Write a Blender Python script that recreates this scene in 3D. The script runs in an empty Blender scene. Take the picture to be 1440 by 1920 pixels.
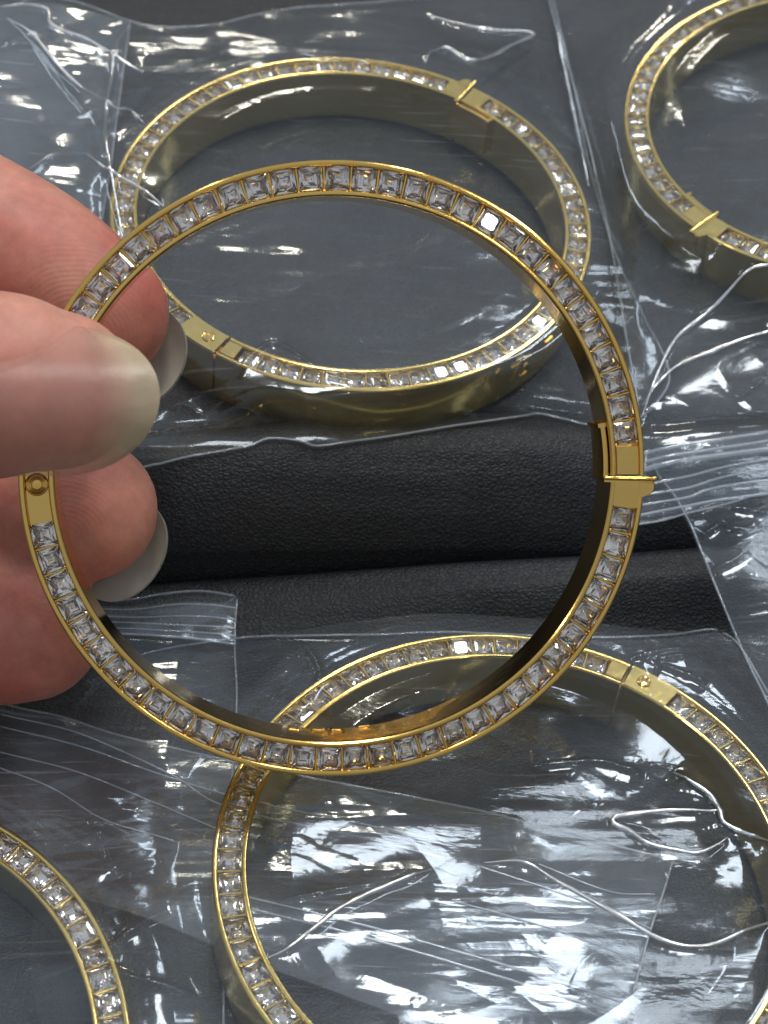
import bpy, bmesh, math, random
import numpy as np
from mathutils import Matrix, Vector

SC = bpy.context.scene
COL = SC.collection
MM = 0.001                      # everything below is written in millimetres
rnd = random.Random(7)

# ------------------------------------------------------------------ camera, world, lamps
TH = 0.6585
CAMH = 153.77
FPX = 3300.0
CAM = np.array([0.0, -(CAMH - 7) * math.tan(TH), CAMH])
UP = np.array([0.0, math.cos(TH), math.sin(TH)])
FW = np.array([0.0, math.sin(TH), -math.cos(TH)])
RT = np.array([1.0, 0.0, 0.0])

cd = bpy.data.cameras.new('camera')
cam = bpy.data.objects.new('camera', cd)
COL.objects.link(cam)
cam.location = CAM * MM
cam.rotation_euler = (TH, 0, 0)
cd.sensor_fit = 'VERTICAL'
cd.sensor_height = 24
cd.sensor_width = 18
cd.lens = FPX / 1920 * 24
cd.clip_start = 0.01
cd.clip_end = 20
cd.dof.use_dof = True
cd.dof.focus_distance = 0.172
cd.dof.aperture_fstop = 36
SC.camera = cam

world = bpy.data.worlds.new('World')
SC.world = world
world.use_nodes = True
wn = world.node_tree
wn.nodes.clear()
wo = wn.nodes.new('ShaderNodeOutputWorld')
wb = wn.nodes.new('ShaderNodeBackground')
wt = wn.nodes.new('ShaderNodeTexCoord')
ws = wn.nodes.new('ShaderNodeSeparateXYZ')
wr = wn.nodes.new('ShaderNodeValToRGB')
wn.links.new(wt.outputs['Generated'], ws.inputs[0])
wn.links.new(ws.outputs['Z'], wr.inputs[0])
wn.links.new(wr.outputs[0], wb.inputs[0])
wn.links.new(wb.outputs[0], wo.inputs[0])
cr = wr.color_ramp
cr.elements[0].position = 0.0
cr.elements[0].color = (0.11, 0.11, 0.10, 1)
cr.elements[1].position = 1.0
cr.elements[1].color = (0.50, 0.55, 0.625, 1)
e = cr.elements.new(0.30)
e.color = (0.18, 0.185, 0.18, 1)
e = cr.elements.new(0.65)
e.color = (0.37, 0.42, 0.50, 1)
wb.inputs[1].default_value = 0.85


def area(name, loc, target, sx, sy, power, col=(1, 0.97, 0.92)):
    l = bpy.data.lights.new(name, 'AREA')
    l.shape = 'RECTANGLE'
    l.size, l.size_y = sx, sy
    l.energy = power
    l.color = col
    o = bpy.data.objects.new(name, l)
    COL.objects.link(o)
    o.location = loc
    d = Vector(target) - Vector(loc)
    o.rotation_euler = d.to_track_quat('-Z', 'Y').to_euler()
    return o


area('ceiling_panel', (0.10, 0.30, 1.30), (0, 0, 0), 0.20, 0.34, 5.6)
area('ceiling_panel', (0.53, 1.12, 1.35), (0, 0, 0), 0.22, 0.22, 3.0, (0.96, 0.98, 1.0))
area('ceiling_strip', (-0.75, 1.15, 1.25), (0, 0, 0), 0.10, 0.9, 3.6, (0.95, 0.98, 1.0))
area('ceiling_strip', (1.10, 0.75, 1.25), (0, 0, 0), 0.10, 0.8, 4.5, (0.95, 0.98, 1.0))
area('ceiling_strip', (-1.0, -0.25, 1.30), (0, 0, 0), 0.20, 0.08, 1.0, (1, 0.95, 0.88))
area('ceiling_spot', (0.55, -0.75, 1.30), (0, 0, 0), 0.08, 0.08, 0.9, (1, 0.9, 0.78))
area('ceiling_spot', (0.05, 2.0, 1.20), (0, 0, 0), 0.12, 0.12, 4.0, (1, 0.85, 0.65))

SC.view_settings.view_transform = 'Standard'
SC.view_settings.look = 'None'
SC.view_settings.exposure = 0.08
SC.view_settings.gamma = 1.0
SC.render.engine = 'CYCLES'
cy = SC.cycles
cy.max_bounces = 14
cy.glossy_bounces = 6
cy.transmission_bounces = 12
cy.transparent_max_bounces = 48
cy.sample_clamp_indirect = 6.0
cy.caustics_refractive = False
cy.caustics_reflective = True
cy.use_denoising = True


# ------------------------------------------------------------------ helpers
def at(px, py, z=0.0):
    """world point (mm) where the photo pixel's line of sight meets height z"""
    r = FW + (px - 720) / FPX * RT + (960 - py) / FPX * UP
    return CAM + r * (z - CAM[2]) / r[2]


def inview(px, py, depth):
    """world point (mm) at a distance along the camera axis"""
    return CAM + depth * (FW + (px - 720) / FPX * RT + (960 - py) / FPX * UP)


def mesh(name, verts, faces, mat, parent=None, smooth=True, sharp=None, link=True):
    me = bpy.data.meshes.new(name)
    v = np.asarray(verts, dtype=float) * MM
    me.from_pydata(v.tolist(), [], [tuple(map(int, f)) for f in faces])
    me.update()
    if smooth:
        me.shade_smooth()
        if sharp is not None:
            me.set_sharp_from_angle(angle=math.radians(sharp))
    me.materials.append(mat)
    o = bpy.data.objects.new(name, me)
    if parent is not None:
        o.parent = parent
    if link:
        COL.objects.link(o)
    return o


def grid_mesh(name, P, mat, parent=None):
    """P: (n, m, 3) array -> smooth quad sheet"""
    n, m = P.shape[:2]
    me = bpy.data.meshes.new(name)
    co = (P.reshape(-1, 3) * MM).astype(np.float32)
    i = np.arange(n * m).reshape(n, m)
    q = np.stack([i[:-1, :-1], i[:-1, 1:], i[1:, 1:], i[1:, :-1]], -1).reshape(-1, 4).astype(np.int32)
    me.vertices.add(len(co))
    me.vertices.foreach_set('co', co.ravel())
    me.loops.add(q.size)
    me.loops.foreach_set('vertex_index', q.ravel())
    me.polygons.add(len(q))
    me.polygons.foreach_set('loop_start', np.arange(0, q.size, 4, dtype=np.int32))
    me.polygons.foreach_set('loop_total', np.full(len(q), 4, dtype=np.int32))
    me.polygons.foreach_set('use_smooth', np.ones(len(q), dtype=bool))
    me.update()
    me.validate()
    me.materials.append(mat)
    o = bpy.data.objects.new(name, me)
    if parent is not None:
        o.parent = parent
    COL.objects.link(o)
    return o


def sweep(path, prof, closed_prof=True, cap=True):
    """path: list of (origin, xaxis, yaxis); prof: list of (x, y). returns verts, faces"""
    V, F = [], []
    k = len(prof)
    for (o, ax, ay) in path:
        for (x, y) in prof:
            V.append(np.asarray(o) + x * np.asarray(ax) + y * np.asarray(ay))
    for i in range(len(path) - 1):
        for j in range(k if closed_prof else k - 1):
            a, b = i * k + j, i * k + (j + 1) % k
            F.append((a, b, b + k, a + k))
    if cap:
        F.append(tuple(range(k))[::-1])
        F.append(tuple(range((len(path) - 1) * k, len(path) * k)))
    return V, F


def tube(pts, r, k=8, taper=None):
    pts = [np.asarray(p, float) for p in pts]
    path = []
    n = len(pts)
    for i, p in enumerate(pts):
        t = pts[min(i + 1, n - 1)] - pts[max(i - 1, 0)]
        t = t / (np.linalg.norm(t) + 1e-9)
        ref = np.array([0, 0, 1.0]) if abs(t[2]) < 0.9 else np.array([1.0, 0, 0])
        x = np.cross(ref, t)
        x /= np.linalg.norm(x)
        y = np.cross(t, x)
        rr = (r if np.isscalar(r) else r[i])
        path.append((p, x * rr, y * rr))
    prof = [(math.cos(2 * math.pi * j / k), math.sin(2 * math.pi * j / k)) for j in range(k)]
    return sweep(path, prof)


def join_vf(parts):
    V, F = [], []
    for v, f in parts:
        b = len(V)
        V += list(v)
        F += [tuple(x + b for x in ff) for ff in f]
    return V, F


def empty(name, loc, rot=(0, 0, 0)):
    o = bpy.data.objects.new(name, None)
    o.empty_display_size = 0.005
    o.location = Vector(loc) * MM
    o.rotation_euler = rot
    COL.objects.link(o)
    return o


def tag(o, label, cat, group=None):
    o['label'] = label
    o['category'] = cat
    if group:
        o['group'] = group
    return o


# numpy gradient noise
_rs = np.random.RandomState(11)
_perm = _rs.permutation(512)
_grad = np.stack([np.cos(np.linspace(0, 2 * np.pi, 64, endpoint=False)),
                  np.sin(np.linspace(0, 2 * np.pi, 64, endpoint=False))], -1)


def noise(x, y, seed=0):
    xi = np.floor(x).astype(int)
    yi = np.floor(y).astype(int)
    xf, yf = x - xi, y - yi
    u = xf ** 3 * (xf * (xf * 6 - 15) + 10)
    v = yf ** 3 * (yf * (yf * 6 - 15) + 10)

    def g(ix, iy):
        h = _perm[(_perm[(ix + seed * 37) % 512] + iy + seed * 101) % 512] % 64
        return _grad[h]
    def dot(ix, iy, dx, dy):
        gg = g(ix, iy)
        return gg[..., 0] * dx + gg[..., 1] * dy
    a = dot(xi, yi, xf, yf)
    b = dot(xi + 1, yi, xf - 1, yf)
    c = dot(xi, yi + 1, xf, yf - 1)
    d = dot(xi + 1, yi + 1, xf - 1, yf - 1)
    return 1.4 * ((a * (1 - u) + b * u) * (1 - v) + (c * (1 - u) + d * u) * v)


def sstep(e0, e1, x):
    t = np.clip((x - e0) / (e1 - e0), 0, 1)
    return t * t * (3 - 2 * t)


# ------------------------------------------------------------------ materials
class NT:
    def __init__(s, name):
        s.m = bpy.data.materials.new(name)
        s.m.use_nodes = True
        s.t = s.m.node_tree
        s.t.nodes.clear()
        s.out = s.n('ShaderNodeOutputMaterial')

    def n(s, typ, **kw):
        nd = s.t.nodes.new(typ)
        for k, v in kw.items():
            if k in nd.inputs:
                pass
            setattr(nd, k, v)
        return nd

    def l(s, a, b):
        s.t.links.new(a, b)

    def coord(s, scale=1.0, which='Object', rot=(0, 0, 0)):
        tc = s.n('ShaderNodeTexCoord')
        mp = s.n('ShaderNodeMapping')
        s.l(tc.outputs[which], mp.inputs[0])
        mp.inputs['Scale'].default_value = (scale,) * 3 if np.isscalar(scale) else scale
        mp.inputs['Rotation'].default_value = rot
        return mp.outputs[0]


def mat_gold(name='gold_polished', col=(0.88, 0.56, 0.155), rough=0.11):
    t = NT(name)
    p = t.n('ShaderNodeBsdfPrincipled')
    p.inputs['Base Color'].default_value = (*col, 1)
    p.inputs['Metallic'].default_value = 1
    c = t.coord(900)
    nz = t.n('ShaderNodeTexNoise')
    nz.inputs['Scale'].default_value = 1.0
    nz.inputs['Detail'].default_value = 4
    t.l(c, nz.inputs['Vector'])
    mr = t.n('ShaderNodeMapRange')
    mr.inputs['To Min'].default_value = rough * 0.7
    mr.inputs['To Max'].default_value = rough * 1.5
    t.l(nz.outputs['Fac'], mr.inputs['Value'])
    t.l(mr.outputs[0], p.inputs['Roughness'])
    b = t.n('ShaderNodeBump')
    b.inputs['Strength'].default_value = 0.10
    b.inputs['Distance'].default_value = 0.00025
    c2 = t.coord(420)
    n2 = t.n('ShaderNodeTexNoise')
    n2.inputs['Scale'].default_value = 1.0
    n2.inputs['Detail'].default_value = 3
    t.l(c2, n2.inputs['Vector'])
    t.l(n2.outputs['Fac'], b.inputs['Height'])
    t.l(b.outputs[0], p.inputs['Normal'])
    t.l(p.outputs[0], t.out.inputs[0])
    return t.m


def mat_stone():
    t = NT('clear_crystal')
    g = t.n('ShaderNodeBsdfGlass')
    g.inputs['IOR'].default_value = 2.1
    g.inputs['Roughness'].default_value = 0.0
    g.inputs['Color'].default_value = (1.0, 0.985, 0.965, 1)
    # a trace of milkiness: dust and skin oil on small cubic zirconia
    d = t.n('ShaderNodeBsdfDiffuse')
    d.inputs['Color'].default_value = (0.80, 0.79, 0.82, 1)
    mx = t.n('ShaderNodeMixShader')
    mx.inputs[0].default_value = 0.03
    t.l(g.outputs[0], mx.inputs[1])
    t.l(d.outputs[0], mx.inputs[2])
    t.l(mx.outputs[0], t.out.inputs[0])
    return t.m


def mat_film(name='clear_plastic_film', haze=0.027, gain=1.2, streak=0.35, ang=0.35, sheen=(0.80, 0.90, 1.0), rough=0.10, brush=0.35):
    """thin clear film: both faces reflect, a little light is scattered"""
    t = NT(name)
    tr = t.n('ShaderNodeBsdfTransparent')
    tr.inputs[0].default_value = (0.985, 0.99, 0.99, 1)
    gl = t.n('ShaderNodeBsdfGlossy')
    gl.inputs['Color'].default_value = (*sheen, 1)
    gl.inputs['Roughness'].default_value = rough
    df = t.n('ShaderNodeBsdfDiffuse')
    df.inputs['Color'].default_value = (0.78, 0.82, 0.88, 1)
    tl = t.n('ShaderNodeBsdfTranslucent')
    tl.inputs['Color'].default_value = (0.78, 0.82, 0.88, 1)
    dd = t.n('ShaderNodeMixShader')
    dd.inputs[0].default_value = 0.45
    t.l(df.outputs[0], dd.inputs[1])
    t.l(tl.outputs[0], dd.inputs[2])
    # haze varies: rubbed patches and parallel scuffs
    c = t.coord((60, 60, 60))
    hz = t.n('ShaderNodeTexNoise')
    hz.inputs['Scale'].default_value = 1.0
    hz.inputs['Detail'].default_value = 5
    hz.inputs['Roughness'].default_value = 0.6
    t.l(c, hz.inputs['Vector'])
    cs = t.coord((90, 2200, 90), rot=(0, 0, ang))
    sn = t.n('ShaderNodeTexNoise')
    sn.inputs['Scale'].default_value = 1.0
    sn.inputs['Detail'].default_value = 2
    t.l(cs, sn.inputs['Vector'])
    r1 = t.n('ShaderNodeMapRange')
    r1.inputs['From Min'].default_value = 0.35
    r1.inputs['From Max'].default_value = 0.75
    r1.inputs['To Min'].default_value = haze * 0.5
    r1.inputs['To Max'].default_value = haze * 2.0
    t.l(hz.outputs['Fac'], r1.inputs['Value'])
    r2 = t.n('ShaderNodeMapRange')
    r2.inputs['From Min'].default_value = 0.62
    r2.inputs['From Max'].default_value = 0.80
    r2.inputs['To Min'].default_value = 0.0
    r2.inputs['To Max'].default_value = streak * 0.35
    t.l(sn.outputs['Fac'], r2.inputs['Value'])
    ad = t.n('ShaderNodeMath', operation='ADD')
    t.l(r1.outputs[0], ad.inputs[0])
    t.l(r2.outputs[0], ad.inputs[1])
    # reflection
    gg = t.n('ShaderNodeNewGeometry')
    dt = t.n('ShaderNodeVectorMath', operation='DOT_PRODUCT')
    t.l(gg.outputs['Normal'], dt.inputs[0])
    t.l(gg.outputs['Incoming'], dt.inputs[1])
    ab = t.n('ShaderNodeMath', operation='ABSOLUTE')
    t.l(dt.outputs['Value'], ab.inputs[0])
    om = t.n('ShaderNodeMath', operation='SUBTRACT')
    om.inputs[0].default_value = 1.0
    t.l(ab.outputs[0], om.inputs[1])
    pw = t.n('ShaderNodeMath', operation='POWER')
    pw.inputs[1].default_value = 5.0
    t.l(om.outputs[0], pw.inputs[0])
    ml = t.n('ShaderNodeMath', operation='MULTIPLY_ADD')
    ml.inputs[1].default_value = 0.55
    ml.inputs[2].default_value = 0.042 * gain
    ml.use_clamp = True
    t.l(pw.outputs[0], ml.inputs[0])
    # crinkle
    b = t.n('ShaderNodeBump')
    b.inputs['Strength'].default_value = 0.5
    b.inputs['Distance'].default_value = 0.00022
    cb = t.coord((90, 170, 90), rot=(0, 0, ang + 0.3))
    bn = t.n('ShaderNodeTexNoise')
    bn.inputs['Scale'].default_value = 1.0
    bn.inputs['Detail'].default_value = 4
    bn.inputs['Roughness'].default_value = 0.55
    bn.inputs['Distortion'].default_value = 0.6
    t.l(cb, bn.inputs['Vector'])
    t.l(bn.outputs['Fac'], b.inputs['Height'])
    cf = t.coord((160, 3200, 160), rot=(0, 0, ang))
    fn = t.n('ShaderNodeTexNoise')
    fn.inputs['Scale'].default_value = 1.0
    fn.inputs['Detail'].default_value = 2
    t.l(cf, fn.inputs['Vector'])
    b2 = t.n('ShaderNodeBump')
    b2.inputs['Strength'].default_value = 0.5
    b2.inputs['Distance'].default_value = 0.000018 * brush
    t.l(fn.outputs['Fac'], b2.inputs['Height'])
    t.l(b.outputs[0], b2.inputs['Normal'])
    t.l(b2.outputs[0], gl.inputs['Normal'])
    m1 = t.n('ShaderNodeMixShader')
    t.l(ad.outputs[0], m1.inputs[0])
    t.l(tr.outputs[0], m1.inputs[1])
    t.l(dd.outputs[0], m1.inputs[2])
    m2 = t.n('ShaderNodeMixShader')
    t.l(ml.outputs[0], m2.inputs[0])
    t.l(m1.outputs[0], m2.inputs[1])
    t.l(gl.outputs[0], m2.inputs[2])
    t.l(m2.outputs[0], t.out.inputs[0])
    return t.m


def mat_leather():
    t = NT('black_pebbled_leather')
    p = t.n('ShaderNodeBsdfPrincipled')
    c = t.coord((1500, 2000, 1500))
    w = t.n('ShaderNodeTexNoise')
    w.inputs['Scale'].default_value = 1.3
    w.inputs['Detail'].default_value = 3
    t.l(c, w.inputs['Vector'])
    mixv = t.n('ShaderNodeMix', data_type='RGBA')
    mixv.blend_type = 'LINEAR_LIGHT'
    mixv.inputs['Factor'].default_value = 0.35
    t.l(c, mixv.inputs['A'])
    t.l(w.outputs['Color'], mixv.inputs['B'])
    v = t.n('ShaderNodeTexVoronoi', feature='DISTANCE_TO_EDGE')
    v.inputs['Scale'].default_value = 1.15
    v.inputs['Randomness'].default_value = 1.0
    t.l(mixv.outputs['Result'], v.inputs['Vector'])
    r = t.n('ShaderNodeMapRange')
    r.inputs['From Min'].default_value = 0.0
    r.inputs['From Max'].default_value = 0.30
    r.interpolation_type = 'SMOOTHSTEP'
    t.l(v.outputs['Distance'], r.inputs['Value'])
    n2 = t.n('ShaderNodeTexNoise')
    n2.inputs['Scale'].default_value = 0.55
    n2.inputs['Detail'].default_value = 4
    t.l(c, n2.inputs['Vector'])
    add = t.n('ShaderNodeMath', operation='MULTIPLY_ADD')
    add.inputs[1].default_value = 1.6
    t.l(n2.outputs['Fac'], add.inputs[0])
    t.l(r.outputs[0], add.inputs[2])
    b = t.n('ShaderNodeBump')
    b.inputs['Strength'].default_value = 0.46
    b.inputs['Distance'].default_value = 0.00017
    t.l(add.outputs[0], b.inputs['Height'])
    t.l(b.outputs[0], p.inputs['Normal'])
    cr = t.n('ShaderNodeMapRange')
    t.l(n2.outputs['Fac'], cr.inputs['Value'])
    cr.inputs['To Min'].default_value = 0.46
    cr.inputs['To Max'].default_value = 0.62
    t.l(cr.outputs[0], p.inputs['Roughness'])
    # grey lint and dust
    cdst = t.coord(2600)
    dn = t.n('ShaderNodeTexNoise')
    dn.inputs['Scale'].default_value = 1.0
    dn.inputs['Detail'].default_value = 1
    t.l(cdst, dn.inputs['Vector'])
    dr = t.n('ShaderNodeMapRange')
    dr.inputs['From Min'].default_value = 0.77
    dr.inputs['From Max'].default_value = 0.82
    t.l(dn.outputs['Fac'], dr.inputs['Value'])
    cm = t.n('ShaderNodeMix', data_type='RGBA')
    cm.inputs['A'].default_value = (0.0055, 0.0075, 0.011, 1)
    cm.inputs['B'].default_value = (0.10, 0.10, 0.10, 1)
    t.l(dr.outputs[0], cm.inputs['Factor'])
    t.l(cm.outputs['Result'], p.inputs['Base Color'])
    p.inputs['Specular IOR Level'].default_value = 0.60
    t.l(p.outputs[0], t.out.inputs[0])
    return t.m


def mat_skin(pads):
    t = NT('skin')
    p = t.n('ShaderNodeBsdfPrincipled')
    c = t.coord(70)
    n1 = t.n('ShaderNodeTexNoise')
    n1.inputs['Scale'].default_value = 1.0
    n1.inputs['Detail'].default_value = 5
    t.l(c, n1.inputs['Vector'])
    ramp = t.n('ShaderNodeValToRGB')
    ramp.color_ramp.elements[0].position = 0.32
    ramp.color_ramp.elements[0].color = (0.53, 0.155, 0.12, 1)
    ramp.color_ramp.elements[1].position = 0.68
    ramp.color_ramp.elements[1].color = (0.68, 0.345, 0.255, 1)
    t.l(n1.outputs['Fac'], ramp.inputs[0])
    cb = t.coord(420)
    nb = t.n('ShaderNodeTexNoise')
    nb.inputs['Scale'].default_value = 1.0
    nb.inputs['Detail'].default_value = 6
    nb.inputs['Roughness'].default_value = 0.7
    t.l(cb, nb.inputs['Vector'])
    mb = t.n('ShaderNodeMapRange')
    mb.inputs['From Min'].default_value = 0.3
    mb.inputs['From Max'].default_value = 0.7
    mb.inputs['To Min'].default_value = 0.80
    mb.inputs['To Max'].default_value = 1.12
    t.l(nb.outputs['Fac'], mb.inputs['Value'])
    mm = t.n('ShaderNodeMix', data_type='RGBA')
    mm.blend_type = 'MULTIPLY'
    mm.inputs['Factor'].default_value = 1.0
    t.l(ramp.outputs[0], mm.inputs['A'])
    t.l(mb.outputs[0], mm.inputs['B'])
    t.l(mm.outputs['Result'], p.inputs['Base Color'])
    p.inputs['Roughness'].default_value = 0.44
    p.inputs['Specular IOR Level'].default_value = 0.35
    p.inputs['Subsurface Weight'].default_value = 0.6
    p.inputs['Subsurface Radius'].default_value = (1.0, 0.32, 0.18)
    p.inputs['Subsurface Scale'].default_value = 0.0022
    # fine skin relief plus ridges round each pad
    geo = t.n('ShaderNodeNewGeometry')
    hsum = None
    for (pos, sc) in pads:
        mp = t.n('ShaderNodeVectorMath', operation='SUBTRACT')
        t.l(geo.outputs['Position'], mp.inputs[0])
        mp.inputs[1].default_value = tuple(np.asarray(pos) * MM)
        wv = t.n('ShaderNodeTexWave', wave_type='RINGS', rings_direction='SPHERICAL')
        wv.inputs['Scale'].default_value = 620
        wv.inputs['Distortion'].default_value = 9.0
        wv.inputs['Detail'].default_value = 1
        wv.inputs['Detail Scale'].default_value = 0.22
        t.l(mp.outputs[0], wv.inputs['Vector'])
        ln = t.n('ShaderNodeVectorMath', operation='LENGTH')
        t.l(mp.outputs[0], ln.inputs[0])
        mk = t.n('ShaderNodeMapRange')
        mk.inputs['From Min'].default_value = 0.012
        mk.inputs['From Max'].default_value = 0.006
        mk.inputs['To Max'].default_value = 1.0
        t.l(ln.outputs['Value'], mk.inputs['Value'])
        mu = t.n('ShaderNodeMath', operation='MULTIPLY')
        t.l(wv.outputs['Fac'], mu.inputs[0])
        t.l(mk.outputs[0], mu.inputs[1])
        if hsum is None:
            hsum = mu.outputs[0]
        else:
            a = t.n('ShaderNodeMath', operation='ADD')
            t.l(hsum, a.inputs[0])
            t.l(mu.outputs[0], a.inputs[1])
            hsum = a.outputs[0]
    c2 = t.coord(1500)
    n3 = t.n('ShaderNodeTexNoise')
    n3.inputs['Scale'].default_value = 1.0
    n3.inputs['Detail'].default_value = 3
    t.l(c2, n3.inputs['Vector'])
    ma = t.n('ShaderNodeMath', operation='MULTIPLY_ADD')
    ma.inputs[1].default_value = 0.8
    t.l(n3.outputs['Fac'], ma.inputs[0])
    t.l(hsum, ma.inputs[2])
    b = t.n('ShaderNodeBump')
    b.inputs['Strength'].default_value = 0.34
    b.inputs['Distance'].default_value = 0.00004
    t.l(ma.outputs[0], b.inputs['Height'])
    t.l(b.outputs[0], p.inputs['Normal'])
    t.l(p.outputs[0], t.out.inputs[0])
    return t.m


def mat_nail(name, bed, free, a_bed, a_free, rough=0.3):
    t = NT(name)
    p = t.n('ShaderNodeBsdfPrincipled')
    p.inputs['Roughness'].default_value = rough
    c = t.coord((260, 260, 260))
    nz = t.n('ShaderNodeTexNoise')
    nz.inputs['Scale'].default_value = 1.0
    nz.inputs['Detail'].default_value = 5
    t.l(c, nz.inputs['Vector'])
    at_ = t.n('ShaderNodeAttribute')
    at_.attribute_name = 'free_edge'
    cm = t.n('ShaderNodeMix', data_type='RGBA')
    cm.inputs['A'].default_value = (*bed, 1)
    cm.inputs['B'].default_value = (*free, 1)
    t.l(at_.outputs['Fac'], cm.inputs['Factor'])
    vr = t.n('ShaderNodeMix', data_type='RGBA')
    vr.blend_type = 'MULTIPLY'
    mr0 = t.n('ShaderNodeMapRange')
    mr0.inputs['To Min'].default_value = 0.7
    mr0.inputs['To Max'].default_value = 1.25
    t.l(nz.outputs['Fac'], mr0.inputs['Value'])
    vr.inputs['Factor'].default_value = 1.0
    t.l(cm.outputs['Result'], vr.inputs['A'])
    t.l(mr0.outputs[0], vr.inputs['B'])
    t.l(vr.outputs['Result'], p.inputs['Base Color'])
    mr = t.n('ShaderNodeMapRange')
    mr.inputs['To Min'].default_value = a_bed
    mr.inputs['To Max'].default_value = a_free
    t.l(at_.outputs['Fac'], mr.inputs['Value'])
    t.l(mr.outputs[0], p.inputs['Alpha'])
    b = t.n('ShaderNodeBump')
    b.inputs['Strength'].default_value = 0.5
    b.inputs['Distance'].default_value = 0.0003
    t.l(nz.outputs['Fac'], b.inputs['Height'])
    t.l(b.outputs[0], p.inputs['Normal'])
    t.l(p.outputs[0], t.out.inputs[0])
    return t.m


GOLD = mat_gold()
GOLD_LIT = mat_gold('gold_polished_lit', (0.88, 0.67, 0.235), 0.14)  # same gold made paler: the light on the bagged bangles is in the colour
GOLD_IN = mat_gold('gold_brushed', (0.66, 0.44, 0.13), 0.28)
STONE = mat_stone()
FILM = mat_film()
FILM_UNDER = mat_film('clear_plastic_film_underside', haze=0.02, gain=0.7, streak=0.1, ang=-0.2)
SEAM = mat_film('heat_sealed_plastic_edge', haze=0.30, gain=2.2, streak=0.2)
ZIP = mat_film('milky_plastic_zip', haze=0.42, gain=4.0, streak=0.2)
STRIP = mat_film('zip_strip_plastic', haze=0.12, gain=1.6, streak=0.3)
FOLD_GLINT = mat_film('plastic_fold_glint', haze=0.24, gain=16.0, streak=0.2, rough=0.18, sheen=(0.97, 0.99, 1.0))  # white haze and boosted reflection paint highlight lines along the folds
FILM_HAZY = mat_film('scuffed_film_glare_haze', haze=0.12, gain=1.9, streak=1.2, ang=0.40, brush=1.0)  # extra milky haze paints glare into the film; the streaks are scuffs
LEATHER = mat_leather()


# ------------------------------------------------------------------ bangle geometry (local frame, mm)
RA, RB = 29.0, 28.53
BH = 3.5                       # half height of the band
TK = 3.3                       # radial thickness


def oval(phi, d=0.0, z=0.0):
    n = np.array([math.cos(phi) / RA, math.sin(phi) / RB, 0])
    n /= np.linalg.norm(n)
    p = np.array([RA * math.cos(phi), RB * math.sin(phi), 0])
    return p - n * d + np.array([0, 0, z]), n


def frame(phi):
    p, n = oval(phi)
    return p, -n, np.array([0, 0, 1.0])          # x = inward depth d, y = z


def arcpath(p0, p1, step=1.2):
    n = max(2, int(abs(p1 - p0) / math.radians(step)) + 1)
    return [frame(p0 + (p1 - p0) * i / (n - 1)) for i in range(n)]


PROF = [(0.0, -3.3), (0.0, -3.2), (0.0, 3.1), (0.0, 3.22), (0.05, 3.38), (0.17, 3.48), (0.32, 3.5), (0.47, 3.46), (0.56, 3.36), (0.60, 3.2),
        (0.62, 1.9), (2.68, 1.9), (2.70, 3.2), (2.74, 3.36), (2.83, 3.46), (2.98, 3.5), (3.13, 3.48), (3.25, 3.38),
        (3.3, 3.22), (3.3, 3.1), (3.3, -3.2), (3.3, -3.3), (3.13, -3.48), (0.17, -3.48)]


def stone_vf(s=1.0):
    """square cut crystal: flat table, stepped crown, chevron pavilion; girdle at z=0"""
    V, F = [], []
    c = 0.10
    def ring(h, z, cc):
        i = len(V)
        for sx, sy, first in ((1, 1, 0), (-1, 1, 1), (-1, -1, 0), (1, -1, 1)):
            a = (sx * h, sy * (h - cc), z)
            b = (sx * (h - cc), sy * h, z)
            V.extend([a, b] if first == 0 else [b, a])
        return i
    g0 = ring(s, -0.05, c)
    g1 = ring(s, 0.03, c)
    k1 = ring(s * 0.83, 0.20, c * 1.3)
    tb = ring(s * 0.60, 0.30, c * 1.6)
    for a, b in ((g0, g1), (g1, k1), (k1, tb)):
        for j in range(8):
            F.append((a + j, a + (j + 1) % 8, b + (j + 1) % 8, b + j))
    F.append(tuple(range(tb, tb + 8)))
    # pavilion: mid-side and corner points at two depths
    m = len(V)
    r1, z1 = 0.62, -0.42
    for j in range(8):
        an = math.radians(45 * j)
        rr = r1 * (1.0 if j % 2 == 0 else 1.28)
        V.append((s * rr * math.cos(an) + .05 * math.sin(j * 2.3), s * rr * math.sin(an) + .05 * math.cos(j * 1.7), z1 + .04 * math.sin(j * 3.1)))
    m2 = len(V)
    for j in range(4):
        an = math.radians(45 + 90 * j)
        V.append((s * 0.36 * math.cos(an), s * 0.36 * math.sin(an), -0.72))
    cu = len(V)
    V.append((0.05, -0.03, -0.98))
    for j in range(4):
        # girdle corner vertices of corner j are g0+2j, g0+2j+1 ; sides between g0+2j+1 and g0+2j+2
        ca, cb = g0 + 2 * j, g0 + 2 * j + 1
        nx = g0 + (2 * j + 2) % 8
        corner = m + (2 * j + 1) % 8
        side = m + (2 * j + 2) % 8
        sidep = m + (2 * j) % 8
        F.append((cb, ca, corner))
        F.append((nx, cb, side))
        F.append((side, cb, corner))
        F.append((ca, sidep, corner))
        q = m2 + j
        qn = m2 + (j + 1) % 4
        F.append((side, corner, q))
        F.append((corner, sidep, q))
        F.append((side, q, qn))
        F.append((q, cu, qn))
    return V, F


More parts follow.
